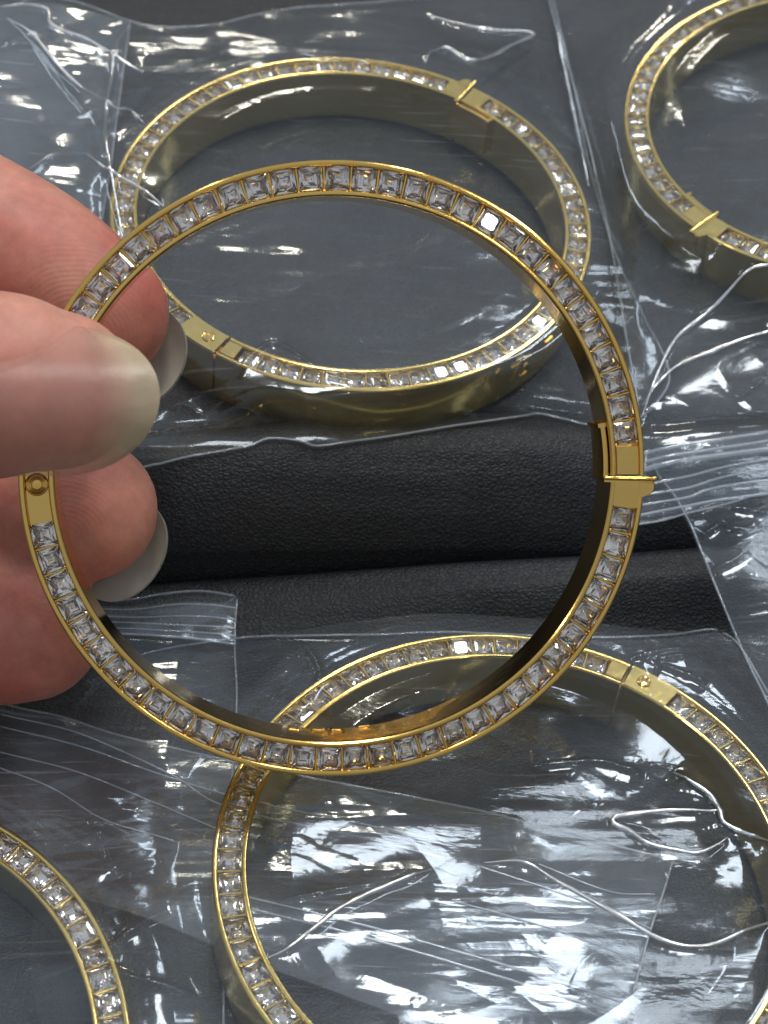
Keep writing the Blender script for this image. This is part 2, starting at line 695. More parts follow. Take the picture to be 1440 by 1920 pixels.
STROKES = {
    '7': [[(0, 1), (.7, 1), (.25, 0)]],
    '5': [[(.7, 1), (.1, 1), (.05, .58), (.45, .62), (.68, .4), (.6, .1), (.3, 0), (0, .1)]],
    '1': [[(0.1, .75), (.35, 1), (.35, 0)]],
    '/': [[(.1, 0), (.5, 1)]],
    'E': [[(.7, 1), (0, 1), (0, 0), (.7, 0)], [(0, .5), (.55, .5)]],
    'R': [[(0, 0), (0, 1), (.5, 1), (.65, .75), (.5, .5), (0, .5)], [(.3, .5), (.7, 0)]],
    'F': [[(.65, 1), (0, 1), (0, 0)], [(0, .5), (.5, .5)]],
    'H': [[(0, 0), (0, 1)], [(.7, 0), (.7, 1)], [(0, .5), (.7, .5)]],
}


def make_bangle(name, loc, rot, mirror=False, recess=False, GOLD=None):
    """empty at the bangle's centre > two rim halves, stones, dividers, plates, pin, hook, tongue"""
    root = empty(name, loc, rot)
    my = -1 if mirror else 1

    def put(nm, V, F, mat=None, sharp=32):
        mat = mat or GOLD
        V = [np.array([v[0], v[1] * my, v[2]]) for v in V]
        if mirror:
            F = [tuple(reversed(f)) for f in F]
        return mesh(nm, V, F, mat, root, smooth=True, sharp=sharp)

    D = math.radians
    gap = 0.30
    # ends of the two halves (degrees): clasp at 0, hinge at 180
    for (a0, a1) in ((gap, 180 - gap), (180 + gap, 360 - gap)):
        V, F = sweep(arcpath(D(a0), D(a1)), PROF)
        put('rim_half', V, F)
    # solid end plates that close the channel
    def plate(nm, a0, a1, z=3.44, d0=0.58, d1=2.72, rnd_end=0, mat=None):
        path = []
        n = 9
        for i in range(n):
            f = i / (n - 1)
            path.append((f, *frame(D(a0 + (a1 - a0) * f))))
        V, F = [], []
        prof = [(d0, 1.7), (d0, z - .06), (d0 + .07, z), (d1 - .07, z), (d1, z - .06), (d1, 1.7)]
        pp = []
        for (f, o, ax, ay) in path:
            pp.append((o, ax, ay))
        V, F = sweep(pp, prof)
        return put(nm, V, F, mat)

    up = (gap, 180 - gap)
    plate('clasp_plate', 0.35, 6.0, 3.46, 0.35, 2.95)
    plate('clasp_plate', 354.0, 359.5, 3.46)
    if recess:
        plate('hinge_plate', 169.3, 179.5, 2.75)
    else:
        plate('hinge_plate', 168.6, 179.5, 3.52, 0.12, 3.18)
    plate('hinge_plate', 180.5, 184.2, 3.46)
    # rivet of the hinge: a disc with a raised ring round it
    o, n = oval(D(177.0 if recess else 175.8), 1.65, 0)
    zt = 2.9 if recess else 3.56
    ring = []
    for i in range(37):
        t = 2 * math.pi * i / 36
        ring.append(o + np.array([0.62 * math.cos(t), 0.62 * math.sin(t), zt + 0.02]))
    V, F = tube(ring, 0.12, 8)
    put('rivet_ring', V, F)
    prof = [(0.02, zt - .3), (0.5, zt - .3), (0.5, zt - 0.02), (0.42, zt + .05), (0.02, zt + .08)]
    V, F = [], []
    K = 24
    for i in range(K):
        t = 2 * math.pi * i / K
        for r_, z_ in prof:
            V.append(o + np.array([r_ * math.cos(t), r_ * math.sin(t), z_]))
    k = len(prof)
    for i in range(K):
        for j in range(k - 1):
            a, b = i * k + j, ((i + 1) % K) * k + j
            F.append((a, b, b + 1, a + 1))
    F.append(tuple(i * k + k - 1 for i in range(K)))
    put('rivet', V, F)
    if recess:
        # knuckle wrapped round the rivet
        pts = []
        for i in range(25):
            t = math.pi * 2 * i / 24
            pts.append(o + np.array([0.86 * math.cos(t), 0.86 * math.sin(t), zt - .02]))
        V, F = tube(pts, 0.2, 8)
        put('hinge_knuckle', V, F)

    # clasp hook: cross bar, outer thumb tip and the tongue lying along the inner wall
    def block(nm, a0, a1, d0, d1, z0, z1, r=0.09, steps=8):
        prof = [(d0 + r, z0), (d0, z0 + r), (d0, z1 - r), (d0 + r * .3, z1 - r * .3), (d0 + r, z1), (d1 - r, z1),
                (d1 - r * .3, z1 - r * .3), (d1, z1 - r), (d1, z0 + r), (d1 - r, z0)]
        V, F = sweep([frame(D(a0 + (a1 - a0) * i / steps)) for i in range(steps + 1)], prof)
        return put(nm, V, F)
    # cross bar (on the half with phi > 0)
    block('clasp_bar', 0.12, 1.15, -0.95, 3.95, -2.9, 3.60, 0.22)
    o_, ax, ay = frame(D(0.30))
    rl = [np.asarray(o_) + ax * dd + ay * 3.58 for dd in (3.95, 3.7, 2.5, 1.2, 0.2, -0.5, -0.8, -0.98, -1.12)]
    V, F = tube(rl, [0.14, 0.22, 0.22, 0.22, 0.22, 0.22, 0.26, 0.28, 0.18], 12)
    put('clasp_edge_roll', V, F, sharp=60)
    # outer tip with a notch behind
    pts = []
    n = 10
    for i in range(n):
        f = i / (n - 1)
        a = 0.9 + 2.9 * f
        dd = -0.98 * (1 - max(0, (f - .35) / .65) ** 2.2)
        pts.append((D(a), dd if f > .12 else dd + .12))
    V, F = [], []
    for (a, dd) in pts:
        o_, ax, ay = frame(a)
        for (x, y) in ((dd - .02, -2.7), (dd - .02, 3.42), (dd + .1, 3.55), (0.5, 3.55), (0.5, -2.7)):
            V.append(np.asarray(o_) + x * ax + y * ay)
    k = 5
    for i in range(n - 1):
        for j in range(k):
            a, b = i * k + j, i * k + (j + 1) % k
            F.append((a, b, b + k, a + k))
    F.append(tuple(range(k))[::-1])
    F.append(tuple(range((n - 1) * k, n * k)))
    put('clasp_tip', V, F)
    block('clasp_tongue', -10.8, 0.3, 3.42, 3.92, -2.4, 3.05, 0.1, 10)
    block('clasp_tongue_tip', -11.6, -10.7, 3.3, 4.15, -2.3, 3.2, 0.12, 3)

    # stones and the bars between them
    sv, sf = stone_vf(1.06)
    sme = bpy.data.meshes.new('crystal')
    sme.from_pydata([tuple(np.array(v) * MM) for v in sv], [], sf)
    bm = bmesh.new()
    bm.from_mesh(sme)
    bmesh.ops.recalc_face_normals(bm, faces=bm.faces)
    bm.to_mesh(sme)
    bm.free()
    sme.materials.append(STONE)
    dv, df = [], []
    hx, hy = 1.05, 0.115
    prof = [(-hy, -1.3), (-hy, .05), (-hy * .5, .16), (hy * .5, .16), (hy, .05), (hy, -1.3)]
    dv, df = sweep([((x, 0, 0), (0, 1, 0), (0, 0, 1)) for x in (-hx, hx)], prof)
    dme = bpy.data.meshes.new('divider')
    dme.from_pydata([tuple(np.array(v) * MM) for v in dv], [], df)
    dme.update()
    dme.materials.append(GOLD)
    hinge0 = 169.7 if recess else 168.4
    for (a0, a1) in ((6.2, hinge0), (184.6, 353.8)):
        span = D(a1 - a0) * 27.1
        n = int(round(span / 2.45))
        for i in range(n):
            a = D(a0) + D(a1 - a0) * (i + 0.5) / n
            p, nr = oval(a, 1.65, 3.03 + rnd.uniform(-.05, .05))
            p[1] *= my
            o = bpy.data.objects.new('crystal', sme)
            o.parent = root
            o.location = Vector(p) * MM
            o.rotation_euler = (rnd.gauss(0, .10), rnd.gauss(0, .10),
                                math.atan2(nr[1] * my, nr[0]) + rnd.gauss(0, .025) + rnd.choice((0, 1, 2, 3)) * math.pi / 2)
            COL.objects.link(o)
            if i > 0:
                a = D(a0) + D(a1 - a0) * i / n
                p, nr = oval(a, 1.65, 3.02)
                p[1] *= my
                o = bpy.data.objects.new('divider', dme)
                o.parent = root
                o.location = Vector(p) * MM
                o.rotation_euler = (0, 0, math.atan2(nr[1] * my, nr[0]))
                COL.objects.link(o)
    return root


def copy_bangle(src, loc, rot):
    r = src.copy()
    COL.objects.link(r)
    r.location = Vector(loc) * MM
    r.rotation_euler = rot
    for ch in src.children:
        c = ch.copy()
        c.parent = r
        COL.objects.link(c)
    return r


def glyph_text(root, text, a0, dirn, height, z0, d, width=1.0, r=0.07, nm='engraved_letter', mirror=1):
    """small raised strokes following the wall; a0 start angle, dirn +-1 reading direction"""
    a = a0
    for ch in text:
        if ch != ' ':
            parts = []
            for st in STROKES[ch]:
                pts = []
                for (x, y) in st:
                    ang = a + dirn * x * width / 29.0
                    p, n = oval(ang, d, z0 + y * height)
                    p[1] *= mirror
                    pts.append(p)
                parts.append(tube(pts, r, 6))
            V, F = join_vf(parts)
            mesh(nm, V, F, GOLD_LIT if root is bA else GOLD, root, smooth=True, sharp=40)
        a += dirn * (width * 1.05 / 29.0)


POSE = {
    'A': ((-3.934, 42.767, 6.906), (0.0757, 0.0560, 1.0276)),
    'B': ((59.750, 63.713, 3.476), (0.0264, 0.0392, 3.8613)),
    'D': ((12.253, -38.729, -0.81), (-0.0051, -0.1665, 4.2184)),
    'E': ((-50.685, -59.245, -0.5), (0.0, 0.0, 2.4)),
    'H': ((-4.690, -9.047, 25.08), (0.7569, 0.0863, 0.0541)),
}
GRP = 'gold bangles sealed in clear bags'
bA = make_bangle('bangle', *POSE['A'], GOLD=GOLD_LIT)
tag(bA, 'gold bangle channel set with square crystals, whole ring in the bag behind the held bangle', 'bangle', GRP)
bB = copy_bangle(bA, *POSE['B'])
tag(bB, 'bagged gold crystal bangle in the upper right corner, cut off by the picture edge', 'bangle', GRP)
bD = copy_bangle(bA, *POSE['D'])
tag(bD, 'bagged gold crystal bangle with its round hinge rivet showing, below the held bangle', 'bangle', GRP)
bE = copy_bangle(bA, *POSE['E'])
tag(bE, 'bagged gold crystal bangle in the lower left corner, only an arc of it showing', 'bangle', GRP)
bH = make_bangle('bangle', *POSE['H'], mirror=True, recess=True, GOLD=GOLD)
bH.scale = (1, 1, 0.86)
bH.location += Vector(Matrix.Rotation(POSE['H'][1][2], 3, 'Z') @ Matrix.Rotation(POSE['H'][1][1], 3, 'Y') @ Matrix.Rotation(POSE['H'][1][0], 3, 'X') @ Vector((0, 0, 0.49))) * MM
tag(bH, 'unwrapped gold bangle set with square crystals, held upright between thumb and fingers', 'bangle')
glyph_text(bA, '75 7//', math.radians(251), 1, 2.8, -1.4, -0.06, 1.9, 0.13)
glyph_text(bA, '/1 7', math.radians(243), 1, 1.8, 0.6, -0.06, 1.5, 0.10)
glyph_text(bH, 'F', math.radians(98.5), -1, 1.7, -3.0, 3.3, 1.5, 0.13, 'raised_letter', -1)
glyph_text(bH, 'HR', math.radians(93.5), -1, 1.7, -3.0, 3.3, 2.0, 0.13, 'raised_letter', -1)
glyph_text(bH, 'E', math.radians(83.5), -1, 1.7, -3.0, 3.3, 1.7, 0.13, 'raised_letter', -1)


# ------------------------------------------------------------------ leather surface
def gap_y(x):
    """the deep groove between the two padded leather rolls (y in mm at each x)"""
    return 1.2 + 0.066 * (x + 30) + 0.5 * np.sin(x * 0.05)


def leather_z(x, y):
    x = np.asarray(x, float)
    y = np.asarray(y, float)
    t = y - gap_y(x)
    xc = np.clip(x, -75, 100)
    up_a = 2.85 - 0.094 * (xc + 4.26) - 0.0087 * (y - 42.7)
    up_b = -0.6 + 0.047 * (xc - 60)
    up = up_a + (up_b - up_a) * sstep(14, 34, xc)
    # roll: crest a little in from the groove, round nose into it
    R = 12.0
    q = np.clip((R - t) / R, 0, 1)
    nose = -R * 1.0 * (1 - np.sqrt(np.clip(1 - q ** 2, 0, 1)))
    crest = 1.9 * np.exp(-((t - 9.0) / 5.0) ** 2)
    cr_line = 13.2 + 1.6 * np.sin(x * 0.06 + 1) + 0.05 * x
    crease = -0.9 * np.exp(-np.abs(t - cr_line) / 0.7) - 0.5 * np.exp(-((t - cr_line) / 3.0) ** 2)
    zu = up + nose + crest + crease
    dplane = -5.0 - 0.0842 * (np.clip(x, -22, 50) - 11.9) - 0.1455 * (np.clip(y, -90, -8) + 39.2)
    lo = dplane + (-4.7 - dplane) * sstep(-20, -34, x)
    R2 = 2.0
    q2 = np.clip((R2 + t) / R2, 0, 1)
    near = sstep(-10, -4, t)
    zl = lo * (1 - near) + (-6.2) * near - R2 * (1 - np.sqrt(np.clip(1 - q2 ** 2, 0, 1)))
    zl = zl + 0.25 * noise(x * 0.06, y * 0.16, 5)
    z = np.where(t > 0, np.maximum(zu, -14.0), zl)
    z = z + 0.07 * noise(x * 0.035 + 3, (y - 0.06 * x) * 0.75, 8)
    inn = (t >= -0.4) & (t <= 0.6)
    z = np.where(inn, -14.0, z)
    z = z + 0.22 * noise(x * 0.05 + 9, y * 0.11, 3) + 0.12 * noise(x * 0.16, y * 0.3, 4) * (t > 0)
    return z


ys = np.unique(np.concatenate([np.linspace(-150, -20, 150), np.linspace(-20, 30, 320), np.linspace(30, 260, 240)]))
# rows follow the groove so that its lips stay sharp
xs = np.linspace(-200, 200, 520)
X, T = np.meshgrid(xs, ys)
Y = T + (gap_y(X) - gap_y(0.0)) * np.exp(-(T / 60.0) ** 2)
P = np.stack([X, Y, leather_z(X, Y)], -1)
lea = grid_mesh('leather_surface', P, LEATHER)
lea['kind'] = 'structure'
lea['label'] = 'black pebbled leather pad with a deep groove between two soft rolls'

# ------------------------------------------------------------------ plastic bags
ROT = {k: np.array(Matrix.LocRotScale(None, __import__('mathutils').Euler(v[1]), None).to_3x3()) for k, v in POSE.items()}


def drape(x, y, k, base, reach=7.0, sag=2.6, lift=0.35):
    """height of a film lying over the bangle k"""
    c = np.array(POSE[k][0])
    M = ROT[k]
    n = M[:, 2]
    top = c + n * BH
    zt = top[2] - (n[0] * (x - top[0]) + n[1] * (y - top[1])) / n[2] + lift
    # signed distance to the outer and inner oval, measured in the bangle's frame
    lx = M[0, 0] * (x - c[0]) + M[1, 0] * (y - c[1]) + M[2, 0] * (zt - c[2])
    ly = M[0, 1] * (x - c[0]) + M[1, 1] * (y - c[1]) + M[2, 1] * (zt - c[2])
    r = np.hypot(lx / RA, ly / RB)
    d_out = (r - 1) * 28.8
    d_in = -(d_out + TK)
    g = np.where(d_out > 0, 1.0 / (1 + (d_out / reach) ** 2.4), 1.0)
    zin = np.where(d_in > 0, -sag * (1 - np.exp(-(np.clip(d_in, 0, 40) / 13.0) ** 2)), 0.0)
    return base + (zt + zin - base) * g, d_out, d_in


def seg_dist(x, y, pts):
    """distance to a polyline and the fraction along it"""
    best = np.full(x.shape, 1e9)
    frac = np.zeros(x.shape)
    L = [0.0]
    for a, b in zip(pts[:-1], pts[1:]):
        L.append(L[-1] + math.hypot(b[0] - a[0], b[1] - a[1]))
    for i, (a, b) in enumerate(zip(pts[:-1], pts[1:])):
        dx, dy = b[0] - a[0], b[1] - a[1]
        ll = dx * dx + dy * dy + 1e-9
        t = np.clip(((x - a[0]) * dx + (y - a[1]) * dy) / ll, 0, 1)
        d = np.hypot(x - a[0] - t * dx, y - a[1] - t * dy)
        m = d < best
        best = np.where(m, d, best)
        frac = np.where(m, (L[i] + t * math.sqrt(ll)) / L[-1], frac)
    return best, frac


def resample(pts, n):
    pts = np.asarray(pts, float)
    # Catmull-Rom through the points, then even spacing
    if len(pts) > 2:
        out = []
        q = np.vstack([2 * pts[0] - pts[1], pts, 2 * pts[-1] - pts[-2]])
        for i in range(1, len(q) - 2):
            for t in np.linspace(0, 1, 12, endpoint=False):
                a, b, c_, d = q[i - 1], q[i], q[i + 1], q[i + 2]
                out.append(0.5 * ((2 * b) + (-a + c_) * t + (2 * a - 5 * b + 4 * c_ - d) * t * t
                                  + (-a + 3 * b - 3 * c_ + d) * t ** 3))
        out.append(q[-2])
        pts = np.array(out)
    s = np.concatenate([[0], np.cumsum(np.hypot(*np.diff(pts[:, :2], axis=0).T))])
    u = np.linspace(0, s[-1], n)
    return np.stack([np.interp(u, s, pts[:, k]) for k in range(pts.shape[1])], -1)


def coons(bot, top, left, right, n, m):
    """bot/top run left->right, left/right run bottom->top; xy arrays"""
    B, Tp = resample(bot, m), resample(top, m)
    L, R = resample(left, n), resample(right, n)
    u = np.linspace(0, 1, m)[None, :, None]
    v = np.linspace(0, 1, n)[:, None, None]
    S = (1 - v) * B[None] + v * Tp[None] + (1 - u) * L[:, None] + u * R[:, None]
    S -= ((1 - u) * (1 - v) * B[0] + u * (1 - v) * B[-1] + (1 - u) * v * Tp[0] + u * v * Tp[-1])
    return S


def px(points, z=2.0):
    return [tuple(at(a, b, z)[:2]) for a, b in points]


def film_base(x, y, off, floor, below):
    if below:
        y = np.minimum(y, gap_y(x) - 1.8)
    return np.maximum(leather_z(x, y), floor) + off


def px_on(points, off, over=(), reach=6, sag=2.5, floor=-8.2, below=False):
    """ground points under pixels, found by stepping the line of sight down to the film"""
    out = []
    for a, b in points:
        z = 1.0
        for _ in range(14):
            q = at(a, b, z)
            xx, yy = np.array([[q[0]]]), np.array([[q[1]]])
            zb = film_base(xx, yy, off, floor, below)
            zz = zb
            for k in over:
                zz = np.maximum(zz, drape(xx, yy, k, zb, reach, sag)[0])
            z = z + 0.6 * (float(zz[0, 0]) - z)
        out.append(tuple(at(a, b, z)[:2]))
    return out


def make_bag(label, edges, zref, over, wr_amp, seed, creases=(), base_off=0.5, res=0.18, extra=None, mat=FILM,
             zips=(), ang=0.35, group='clear zip bags on the leather', edge_drop=4.0, seams=('bottom', 'right'), reach=7.0, sag=2.6, calm=0.4, floor=-8.2, below=False, strips=(), zip_flat=0.6, flats=()):
    root = empty('zip_bag', (0, 0, 0))
    E = {k: px_on(v, base_off, floor=floor, below=below) for k, v in edges.items()}
    cx = np.mean([p[0] for v in E.values() for p in v])
    cy_ = np.mean([p[1] for v in E.values() for p in v])
    w = max(p[0] for v in E.values() for p in v) - min(p[0] for v in E.values() for p in v)
    h = max(p[1] for v in E.values() for p in v) - min(p[1] for v in E.values() for p in v)
    n, m = int(h / res), int(w / res)
    S = coons(E['bottom'], E['top'], E['left'], E['right'], n, m)
    x, y = S[..., 0], S[..., 1]
    u = np.linspace(0, 1, m)[None, :]
    v = np.linspace(0, 1, n)[:, None]
    de = np.minimum(np.minimum(u, 1 - u) * w, np.minimum(v, 1 - v) * h)     # mm to the bag's edge
    # film bridges the groove instead of dropping in
    zb = film_base(x, y, base_off, floor, below)
    # smooth base
    z = zb
    ring_gap = np.full(x.shape, 99.0)
    inner = np.zeros(x.shape, bool)
    for k in over:
        zz, do, di = drape(x, y, k, zb, reach, sag)
        z = np.maximum(z, zz)
        ring_gap = np.minimum(ring_gap, np.maximum(do, di))
        inner = inner | (di > 0)
    loose = np.clip(ring_gap / 4.0, 0.06, 1.0)
    loose = loose * np.where(inner, calm, 1.0)
    z = zb + (z - zb) * (1 - np.exp(-(de / 1.1) ** 1.5))
    z = z + 1.0 * (1 - np.exp(-de / 6.0)) * np.clip(loose, .3, 1)
    loose = loose * (0.25 + 0.75 * np.clip(de / 5.0, 0, 1))
    for (line, rr) in list(zips) + [(q, 0) for q in flats]:
        pw = resample(px_on(line, base_off + 1.0, over, reach, sag, floor, below), 10)
        d, f = seg_dist(x, y, [tuple(q) for q in pw])
        loose = loose * (1 - 0.85 * np.exp(-(d / 1.8) ** 2) * zip_flat)
    # broad folds, crossing at an angle, and sharper ridged crinkles
    ca, sa = math.cos(ang), math.sin(ang)
    xr, yr = x * ca + y * sa, -x * sa + y * ca
    wx = 3.5 * noise(x * 0.05, y * 0.05, seed)
    n1 = noise(xr * 0.035, (yr + wx) * 0.085, seed + 1)
    n2 = 1 - np.abs(noise((xr + wx) * 0.06, (yr - wx) * 0.10, seed + 2)) * 2.2
    n3 = 1 - np.abs(noise(x * 0.16 + 3 * n1, y * 0.16, seed + 3)) * 2.0
    n2 = np.sqrt(n2 * n2 + .01) * np.sign(n2)
    z = z + loose * wr_amp * (1.0 * n1 + 0.20 * n2 + 0.05 * n3)
    ridge_lines = []
    # traced creases: rounded ridges that fade out at both ends
    for cr_ in creases:
        pts, A, wd = cr_[0], cr_[1], cr_[2]
        er = cr_[3] if len(cr_) > 3 else 0.20
        pw = resample(px_on(pts, base_off + 1.0, over, reach, sag, floor, below), 40)
        if A >= 0.8:
            ridge_lines.append(resample(pw, 110))
        d, f = seg_dist(x, y, [tuple(q) for q in pw])
        fade = np.clip(np.minimum(f, 1 - f) * 8, 0, 1)
        dn = d + 0.10 * noise(f * 9, f * 0 + seed, seed + 5)
        z = z + 0.55 * A * fade * np.exp(-(np.sqrt(d * d + er * er) - er) / wd)
        z = z + 0.34 * fade * np.exp(-(dn / 0.30) ** 2)
    if extra is not None:
        z = extra(x, y, z)
    top = z
    def on_film(q, lift=0.05):
        j = np.argmin((x - q[0]) ** 2 + (y - q[1]) ** 2)
        return top[np.unravel_index(j, x.shape)] + lift
    for pw in ridge_lines:
        pts = np.array([(q[0], q[1], on_film(q, 0.0)) for q in pw])
        pts[:, 2] = np.convolve(np.pad(pts[:, 2], 2, mode='edge'), np.ones(5) / 5, 'valid')
        nn = len(pts)
        ph = rnd.uniform(0, 6)
        rads = np.array([0.04 + 0.27 * math.sin(math.pi * (i + .3) / (nn - .4)) ** 0.6 * (0.80 + 0.30 * math.sin(i * .23 + ph) * math.sin(i * .11 + 2 * ph)) for i in range(nn)])
        rads[0] = rads[-1] = 0.02
        pts[:, 2] -= rads * 0.72
        V, F = tube(pts, list(rads), 10)
        mesh('fold_glint_ridge', V, F, FOLD_GLINT, root)  # tube on the crease, whitened to carry its highlight
    wav = 0.5 + 0.5 * noise(x * 0.09, y * 0.09, seed + 9)
    front = grid_mesh('front_film', np.stack([x, y, top], -1), mat, root)
    # back film lies on the leather
    st = 4
    xb, yb = x[::st, ::st], y[::st, ::st]
    zbk = np.minimum(zb[::st, ::st] - base_off * .6 + 0.35 * wav[::st, ::st], top[::st, ::st] - 0.05)
    grid_mesh('back_film', np.stack([xb, yb, zbk], -1), FILM_UNDER, root)
    # sealed edges: a thicker folded lip
    edgeidx = {'bottom': (0, slice(None)), 'top': (-1, slice(None)), 'left': (slice(None), 0), 'right': (slice(None), -1)}
    for s in seams:
        i = edgeidx[s]
        pts = np.stack([x[i], y[i], top[i]], -1)[::3]
        V, F = tube(pts, 0.13, 6)
        mesh('edge_seam', V, F, SEAM, root)
    # zip ridges: thin parallel ribs on the film
    from_grid = (x, y, top)
    for (line, rr) in zips:
        pw = resample(px_on(line, base_off + 1.0, over, reach, sag, floor, below), 80)
        pts = []
        for q in pw:
            j = np.argmin((x - q[0]) ** 2 + (y - q[1]) ** 2)
            jj = np.unravel_index(j, x.shape)
            pts.append((q[0], q[1], top[jj] + 0.05))
        pts = np.array(pts)
        pts[:, 2] = np.convolve(np.pad(pts[:, 2], 4, mode='edge'), np.ones(9) / 9, 'valid')
        V, F = tube(pts, rr, 6)
        mesh('zip_rib', V, F, ZIP, root)
    for (la, lb) in strips:
        A_ = resample(px_on(la, base_off + 1.0, over, reach, sag, floor, below), 120)
        B_ = resample(px_on(lb, base_off + 1.0, over, reach, sag, floor, below), 120)
        G = []
        for w_ in np.linspace(0, 1, 9):
            row = []
            for a_, b_ in zip(A_, B_):
                q = a_[:2] * (1 - w_) + b_[:2] * w_
                row.append((q[0], q[1], on_film(q, 0.12)))
            G.append(row)
        G = np.array(G)
        for r_ in range(len(G)):
            G[r_, :, 2] = np.convolve(np.pad(G[r_, :, 2], 3, mode='edge'), np.ones(7) / 7, 'valid')
        grid_mesh('zip_strip', G, STRIP, root)
    tag(root, label, 'bag', group)
    return root


make_bag('clear bag whose corner lies under the whole ring\'s bag at the upper left',
    dict(bottom=[(-300, 640), (-100, 620), (60, 600), (165, 560)],
         top=[(-400, -40), (-150, 10), (0, 5), (110, 8), (244, 42)],
         left=[(-300, 640), (-350, 300), (-400, -40)],
         right=[(165, 560), (185, 450), (205, 330), (225, 180), (244, 42)]),
    1.0, [], 0.7, 12, base_off=0.3,
    creases=[([(0, 90), (60, 60), (110, 40)], 0.5, 1.5), ([(50, 60), (120, 160), (180, 230)], 0.5, 1.5)],
    seams=('right', 'bottom'), ang=0.9, res=0.4, mat=FILM_HAZY)

# back bag (round the ring behind the held one)
bagA = make_bag('clear bag holding the whole ring behind the hand, its lower edge wavy',
    dict(bottom=[(150, 925), (230, 893), (330, 862), (420, 845), (470, 835), (505, 822), (560, 826), (600, 836), (700, 822), (820, 803), (960, 783), (1010, 776), (1060, 786), (1120, 796), (1225, 765)],
         top=[(-260, -70), (0, -5), (100, -4), (170, 12), (240, 38), (300, 50), (380, 48), (470, 30), (560, 14), (700, 4), (860, -10), (1035, -10)],
         left=[(150, 925), (20, 700), (-100, 400), (-190, 150), (-260, -70)],
         right=[(1225, 765), (1255, 700), (1205, 590), (1160, 490), (1110, 330), (1075, 160), (1035, -10)]),
    2.5, ['A'], 0.75, 21, sag=0.8,
    creases=[([(10, 32), (60, 70), (130, 150), (200, 205), (270, 235)], 0.9, 2.2),
             ([(0, 10), (50, 12), (90, 22), (98, 52), (160, 80), (220, 118), (270, 136)], 0.8, 1.8),
             ([(270, 136), (340, 128), (400, 115), (470, 98), (550, 108), (700, 120)], 0.6, 2.0),
             ([(55, 320), (105, 305), (150, 310), (200, 332), (260, 362), (310, 392)], 0.9, 2.0),
             ([(800, 18), (850, 42), (920, 60), (1000, 64), (960, 90), (885, 126), (830, 102), (797, 122)], 0.9, 1.5),
             ([(445, 715), (465, 680), (510, 650), (560, 672), (620, 712), (700, 722)], 0.5, 1.5),
             ([(322, 778), (345, 766), (392, 798)], 0.6, 1.2),
             ([(230, 840), (255, 870), (280, 890)], 0.8, 2.0),
             ([(230, 450), (200, 250), (215, 120), (240, 40)], 0.8, 1.5),
             ], seams=('bottom', 'top', 'right'), ang=0.35, reach=6.0)

bagB = make_bag('clear bag round the upper right ring, with a ribbed zip along its near end',
    dict(bottom=[(1180, 985), (1240, 976), (1290, 962), (1380, 940), (1500, 900), (1700, 850)],
         top=[(1015, -60), (1200, -90), (1500, -90), (1900, -90)],
         left=[(1180, 985), (1200, 900), (1195, 760), (1175, 640), (1140, 430), (1085, 200), (1045, 60), (1015, -60)],
         right=[(1700, 850), (1780, 500), (1900, -90)]),
    2.0, ['B'], 0.9, 44, sag=0.8, calm=0.6,
    creases=[([(1205, 770), (1240, 690), (1262, 650), (1290, 622), (1340, 582), (1400, 522), (1440, 508), (1520, 500)], 0.8, 1.9),
             ([(1205, 752), (1262, 700), (1330, 670), (1400, 642), (1480, 620)], 0.8, 1.6),
             ([(1140, 600), (1158, 555), (1182, 562)], 0.6, 1.0),
             ([(1380, 750), (1420, 725), (1460, 690)], 0.5, 1.4),
             ([(1040, 20), (1085, 190), (1110, 300)], 0.9, 1.4),
             ([(1240, 470), (1290, 465), (1340, 480)], 0.5, 1.4),
             ], seams=('bottom', 'left'), ang=-0.3, floor=-0.5,
    zip_flat=1.0, strips=[([(1203, 838), (1300, 826), (1420, 808), (1600, 776)], [(1206, 880), (1300, 866), (1420, 850), (1600, 823)])],
    zips=[([(1205, 842), (1300, 830), (1420, 812), (1600, 780)], 0.19),
          ([(1206, 858), (1300, 846), (1420, 828), (1600, 800)], 0.19),
          ([(1206, 872), (1300, 858), (1420, 842), (1600, 815)], 0.28),
          ([(1215, 903), (1290, 890), (1380, 868), (1600, 830)], 0.16),
          ([(1215, 921), (1290, 910), (1380, 885), (1600, 850)], 0.16),
          ([(1205, 940), (1290, 926), (1360, 905), (1600, 870)], 0.16),
          ([(1200, 958), (1290, 940), (1370, 925), (1600, 890)], 0.17)])

bagC = make_bag('clear bag at the right edge, empty corner with bright loops of glare',
    dict(bottom=[(1480, 1420), (1600, 1500), (1900, 1650)],
         top=[(1222, 862), (1350, 850), (1500, 820), (1900, 760)],
         left=[(1480, 1420), (1440, 1318), (1400, 1235), (1355, 1130), (1310, 1020), (1290, 975), (1262, 925), (1222, 862)],
         right=[(1900, 1650), (1950, 1200), (1900, 760)]),
    0.5, [], 0.8, 63, base_off=1.4,
    creases=[([(1310, 1005), (1350, 985), (1380, 995), (1430, 1000)], 0.6, 1.1),
             ([(1335, 1065), (1385, 1045), (1415, 1015)], 0.7, 1.1),
             ([(1295, 960), (1340, 945), (1380, 958), (1440, 965)], 0.6, 1.2)],
    seams=('left', 'bottom'), ang=0.6, floor=-2.5, zip_flat=1.0,
    flats=[[(1225, 870), (1440, 840), (1800, 800)], [(1250, 905), (1440, 880), (1800, 830)], [(1280, 940), (1440, 915), (1800, 860)]])

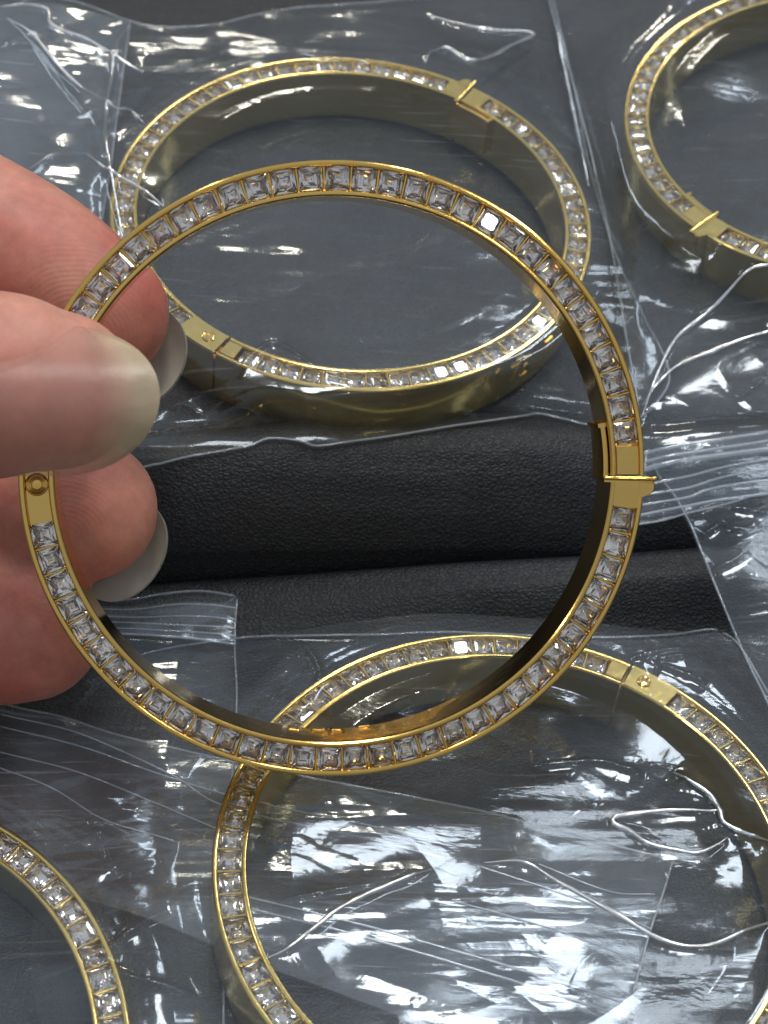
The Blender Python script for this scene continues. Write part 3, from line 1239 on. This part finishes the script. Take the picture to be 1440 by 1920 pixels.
# the bag lying under the lower ring: only its ribbed zip end shows through
bagF = make_bag('folded clear bag lying beneath the lower ring, diagonal ribs and a cut end',
    dict(bottom=[(-200, 1640), (60, 1660), (300, 1730), (600, 1850), (900, 1960), (1170, 2050)],
         top=[(-260, 1240), (0, 1318), (120, 1345), (250, 1385), (500, 1440), (800, 1500), (1000, 1545), (1262, 1612)],
         left=[(-200, 1640), (-230, 1450), (-260, 1240)],
         right=[(1170, 2050), (1180, 1900), (1215, 1760), (1245, 1670), (1262, 1612)]),
    -3.0, [], 0.6, 81, base_off=1.0, mat=FILM_HAZY, below=True,
    creases=[([(520, 1690), (700, 1660), (850, 1640)], 0.5, 3.0)],
    seams=('top', 'right'), ang=-0.35, group=None,
    zips=[([(0, 1335), (150, 1372), (320, 1450), (420, 1510), (640, 1560), (830, 1610)], 0.10),
          ([(0, 1360), (150, 1398), (300, 1450), (430, 1490), (640, 1535), (860, 1585)], 0.10),
          ([(0, 1410), (150, 1450), (300, 1510), (420, 1560)], 0.09),
          ([(0, 1440), (100, 1480), (200, 1540), (330, 1580)], 0.09),
          ([(460, 1680), (700, 1740), (950, 1810), (1195, 1880)], 0.13),
          ([(460, 1700), (700, 1762), (950, 1835), (1190, 1905)], 0.16),
          ([(900, 1625), (1100, 1690), (1225, 1735)], 0.10),
          ([(850, 1690), (1050, 1745), (1210, 1800)], 0.10),
          ([(1010, 1620), (1140, 1668), (1230, 1670)], 0.09)])

# lower left bag; its zip end sticks out above and right
bagE = make_bag('clear bag round the lower left ring, square zip corner lying in the groove',
    dict(bottom=[(-300, 2050), (0, 2060), (250, 2060), (420, 2050)],
         top=[(-300, 1125), (0, 1122), (170, 1120), (240, 1124), (300, 1114), (360, 1108), (400, 1110), (445, 1118)],
         left=[(-300, 2050), (-330, 1600), (-300, 1125)],
         right=[(420, 2050), (420, 1800), (425, 1600), (440, 1400), (444, 1300), (440, 1205), (445, 1118)]),
    -2.5, ['E'], 0.55, 95,
    creases=[([(200, 1785), (260, 1745), (330, 1708), (380, 1682), (410, 1690), (440, 1722)], 0.6, 1.6),
             ([(190, 1812), (240, 1835), (330, 1862), (380, 1880), (430, 1925)], 0.7, 1.6),
             ([(180, 1555), (195, 1572), (212, 1620), (225, 1650)], 0.7, 1.6),
             ([(300, 1600), (330, 1630), (320, 1650), (370, 1640), (400, 1632)], 0.7, 1.3)],
    seams=('right', 'top'), ang=0.2, below=True,
    strips=[([(100, 1128), (240, 1130), (340, 1122), (440, 1126)], [(100, 1190), (240, 1188), (340, 1192), (440, 1197)])],
    zips=[([(100, 1132), (240, 1136), (340, 1126), (441, 1130)], 0.08),
          ([(100, 1146), (240, 1152), (340, 1150), (441, 1152)], 0.08),
          ([(100, 1162), (240, 1163), (340, 1168), (441, 1168)], 0.09),
          ([(100, 1176), (240, 1175), (340, 1180), (441, 1182)], 0.08),
          ([(100, 1190), (240, 1186), (340, 1192), (441, 1198)], 0.16)])

# lower right bag over its ring
bagD = make_bag('clear bag stretched over the ring below the held one, strong white glare',
    dict(bottom=[(150, 2080), (600, 2090), (1100, 2090), (1650, 2080)],
         top=[(200, 1245), (330, 1212), (445, 1196), (560, 1192), (700, 1190), (840, 1185), (1000, 1192), (1150, 1196), (1260, 1190), (1330, 1180), (1350, 1184)],
         left=[(150, 2080), (60, 1850), (70, 1600), (20, 1450), (100, 1320), (200, 1245)],
         right=[(1650, 2080), (1640, 1700), (1540, 1460), (1440, 1300), (1400, 1230), (1375, 1198), (1350, 1184)]),
    1.5, ['D'], 1.0, 130,
    creases=[([(1260, 1455), (1290, 1478), (1325, 1500), (1345, 1530), (1355, 1555), (1400, 1575), (1440, 1578)], 1.0, 1.9),
             ([(1355, 1530), (1310, 1532), (1240, 1532), (1165, 1540), (1145, 1552), (1180, 1570), (1210, 1592), (1260, 1605), (1305, 1612), (1340, 1595), (1360, 1580)], 1.0, 1.7),
             ([(905, 1620), (980, 1625), (1040, 1660), (1100, 1695), (1160, 1730), (1220, 1765), (1280, 1785), (1340, 1780), (1400, 1752), (1450, 1728)], 1.0, 2.2),
             ([(500, 1798), (540, 1785), (590, 1750), (640, 1712), (700, 1680), (760, 1655), (810, 1632)], 0.9, 2.0),
             ([(620, 1470), (660, 1482), (700, 1500), (750, 1505), (800, 1484)], 0.7, 1.2),
             ([(1180, 1240), (1240, 1230), (1280, 1228), (1320, 1216)], 0.5, 1.3),
             ([(1230, 1250), (1240, 1243), (1285, 1242)], 0.4, 1.0),
             ([(1230, 1250), (1280, 1270), (1325, 1290)], 0.4, 1.0),
             ([(1000, 1445), (1060, 1442), (1120, 1440), (1180, 1455), (1210, 1466)], 0.6, 1.4),
             ([(1045, 1468), (1070, 1492), (1105, 1530)], 0.6, 1.2),
             ([(560, 1215), (600, 1270), (560, 1330)], 0.5, 2.4),
             ([(350, 1240), (450, 1230), (560, 1245)], 0.5, 1.6),
             ([(250, 1340), (330, 1400), (430, 1440)], 0.7, 2.2)],
    seams=('top', 'right'), ang=0.5, reach=8.0, sag=1.4, below=True, calm=0.65)

# ------------------------------------------------------------------ hand
def limb(pts, k=28):
    """pts: (point, radius, flatten) chain -> closed tube with round ends"""
    P = [np.asarray(p[0], float) for p in pts]
    R = [p[1] for p in pts]
    FL = [p[2] if len(p) > 2 else 1.0 for p in pts]
    s = np.concatenate([[0], np.cumsum([np.linalg.norm(P[i + 1] - P[i]) for i in range(len(P) - 1)])])
    arr = np.hstack([np.array(P), np.array(R)[:, None], np.array(FL)[:, None]])
    out = []
    q = np.vstack([2 * arr[0] - arr[1], arr, 2 * arr[-1] - arr[-2]])
    for i in range(1, len(q) - 2):
        for t in np.linspace(0, 1, 10, endpoint=False):
            a, b, c_, d = q[i - 1], q[i], q[i + 1], q[i + 2]
            out.append(0.5 * ((2 * b) + (-a + c_) * t + (2 * a - 5 * b + 4 * c_ - d) * t * t + (-a + 3 * b - 3 * c_ + d) * t ** 3))
    out.append(arr[-1])
    out = np.array(out)
    # round tip
    tdir = out[-1, :3] - out[-2, :3]
    tdir /= np.linalg.norm(tdir)
    r = out[-1, 3]
    for a in np.linspace(10, 86, 9):
        a = math.radians(a)
        out = np.vstack([out, np.hstack([P[-1] + tdir * r * math.sin(a), [r * math.cos(a), FL[-1]]])])
    V, F = [], []
    for i, row in enumerate(out):
        c = row[:3]
        t = out[min(i + 1, len(out) - 1), :3] - out[max(i - 1, 0), :3]
        t /= np.linalg.norm(t) + 1e-9
        w = -FW - t * np.dot(-FW, t)          # across the finger, towards the viewer
        w /= np.linalg.norm(w)
        sd = np.cross(t, w)
        for j in range(k):
            a = 2 * math.pi * j / k
            V.append(c + sd * math.cos(a) * row[3] + w * math.sin(a) * row[3] * row[4])
    n = len(out)
    for i in range(n - 1):
        for j in range(k):
            a, b = i * k + j, i * k + (j + 1) % k
            F.append((a, b, b + k, a + k))
    F.append(tuple(range(k))[::-1])
    F.append(tuple(range((n - 1) * k, n * k)))
    return V, F


# joints measured along the line of sight: pixel, pixel, depth in mm
thumb = [(inview(-1500, 950, 190), 17, 1), (inview(-950, 860, 168), 12, .9), (inview(-480, 760, 156), 9.2, .9), (inview(-200, 728, 152), 8.3, .85),
         (inview(0, 722, 152.3), 8.2, .80), (inview(108, 732, 153.3), 7.0, .80)]
index = [(inview(-1400, 300, 205), 14, 1), (inview(-900, 120, 196), 10.5, 1), (inview(-520, 200, 188), 9.2, .95), (inview(-200, 360, 180), 8.5, .92),
         (inview(50, 487, 177.6), 7.9, .88), (inview(190, 588, 177.4), 6.9, .86)]
middle = [(inview(-1450, 700, 208), 14, 1), (inview(-900, 760, 200), 10, 1), (inview(-480, 860, 190), 9, .95), (inview(-150, 900, 180), 8.4, .9),
          (inview(60, 940, 176.6), 7.9, .86), (inview(160, 955, 176.3), 7.3, .84)]
ring = [(inview(-1450, 1100, 205), 13, 1), (inview(-900, 1130, 196), 9.5, 1), (inview(-480, 1150, 184), 8.6, .95), (inview(-150, 1170, 176), 8.0, .88),
        (inview(0, 1180, 174.6), 7.6, .84), (inview(55, 1180, 174.6), 7.2, .82)]
little = [(inview(-1500, 1400, 205), 12, 1), (inview(-1000, 1480, 192), 8.6, 1), (inview(-620, 1460, 186), 7.6, .95), (inview(-420, 1420, 184), 7.0, .9),
          (inview(-330, 1400, 184), 6.6, .85)]
palm = [(inview(-1400, 260, 206), 15, 1), (inview(-1500, 800, 204), 19, 1), (inview(-1500, 1350, 206), 15, 1)]
heel = [(inview(-1500, 600, 204), 18, 1), (inview(-1900, 800, 206), 22, .8), (inview(-2300, 900, 212), 22, .8), (inview(-3000, 980, 220), 22, .8)]
heel2 = [(inview(-1500, 1200, 204), 18, 1), (inview(-1900, 1080, 206), 22, .8), (inview(-2300, 980, 212), 22, .8), (inview(-3000, 980, 220), 22, .8)]
V, F = join_vf([limb(l) for l in (thumb, index, middle, ring, little, palm, heel, heel2)])
pad_mid = inview(120, 1010, 170.5)
pad_idx = inview(150, 640, 171)
SKIN = mat_skin([(pad_mid, 1), (pad_idx, 1)])
tmp = mesh('hand_source', V, F, SKIN)
md = tmp.modifiers.new('remesh', 'REMESH')
md.mode = 'VOXEL'
md.voxel_size = 0.55 * MM
sm = tmp.modifiers.new('smooth', 'SMOOTH')
sm.factor = 0.6
sm.iterations = 8
dg = bpy.context.evaluated_depsgraph_get()
hm = bpy.data.meshes.new_from_object(tmp.evaluated_get(dg))
bpy.data.objects.remove(tmp)
hm.name = 'hand'
hm.shade_smooth()
hm.materials.clear()
hm.materials.append(SKIN)
hand = bpy.data.objects.new('hand', hm)
COL.objects.link(hand)
tag(hand, 'hand with long bare nails reaching in from the left, pinching the unwrapped ring', 'hand')


def nail(center, tip, width, length, curve, face, mat, thick=0.45, bend=0.0, square=0.0, free0=0.80, fw=0.07):
    """curved plate. center: root middle; tip: direction point; face: outward normal the plate bulges to"""
    c = np.asarray(center, float)
    t = np.asarray(tip, float) - c
    t /= np.linalg.norm(t)
    w = np.asarray(face, float)
    w = w - t * np.dot(w, t)
    w /= np.linalg.norm(w)
    sd = np.cross(t, w)
    n, m = 44, 23
    G = []
    for i in range(n):
        f = math.sin(math.pi / 2 * i / (n - 1)) ** 0.9
        # outline narrows to a rounded tip
        e = 1 - max(0, (f - .55) / .45) ** (2.6 + square)
        hw = width / 2 * math.sqrt(max(0.0004, e)) * (0.93 + 0.07 * math.sin(f * math.pi))
        row = []
        for j in range(m):
            g = -1 + 2 * j / (m - 1)
            s_ = g * hw
            drop = curve * (s_ / (width / 2)) ** 2
            row.append(c + t * f * length + sd * s_ - w * (drop + bend * f * f))
        G.append(row)
    G = np.array(G)
    top = G
    bot = G - w * thick
    V = np.vstack([top.reshape(-1, 3), bot.reshape(-1, 3)])
    F = []
    o = n * m
    for i in range(n - 1):
        for j in range(m - 1):
            a = i * m + j
            F.append((a, a + 1, a + m + 1, a + m))
            F.append((o + a, o + a + m, o + a + m + 1, o + a + 1))
    for i in range(n - 1):
        a, b = i * m, i * m + m - 1
        F.append((a, a + m, o + a + m, o + a))
        F.append((b + m, b, o + b, o + b + m))
    for j in range(m - 1):
        F.append((j + 1, j, o + j, o + j + 1))
        a = (n - 1) * m + j
        F.append((a, a + 1, o + a + 1, o + a))
    o = mesh('fingernail', V, F, mat, hand, sharp=60)
    fr = []
    for i in range(n):
        f = math.sin(math.pi / 2 * i / (n - 1)) ** 0.9
        for j in range(m):
            g = -1 + 2 * j / (m - 1)
            q = (f + 0.10 * g * g - free0) / fw
            fr.append(min(1, max(0, q)))
    at_ = o.data.attributes.new('free_edge', 'FLOAT', 'POINT')
    at_.data.foreach_set('value', fr + fr)
    return o


NAIL_THUMB = mat_nail('thumbnail_natural', (0.66, 0.36, 0.28), (0.54, 0.42, 0.27), 0.26, 0.72, 0.33)
NAIL_UNDER = mat_nail('nail_grey_translucent', (0.46, 0.44, 0.38), (0.46, 0.44, 0.38), 0.88, 0.88, 0.35)
toward = -FW
nail(inview(-180, 738, 144.2), inview(270, 740, 146.6), 13.0, 20.8, 4.0, toward + 0.05 * UP, NAIL_THUMB, 0.35, bend=0.6, free0=0.76, fw=0.16)
nail(inview(150, 598, 186), inview(335, 715, 182), 11.2, 13.4, 2.6, -toward, NAIL_UNDER, 0.5, square=2.5)
nail(inview(118, 958, 185), inview(300, 1070, 181), 11.4, 12.9, 2.6, -toward, NAIL_UNDER, 0.5, square=2.5)
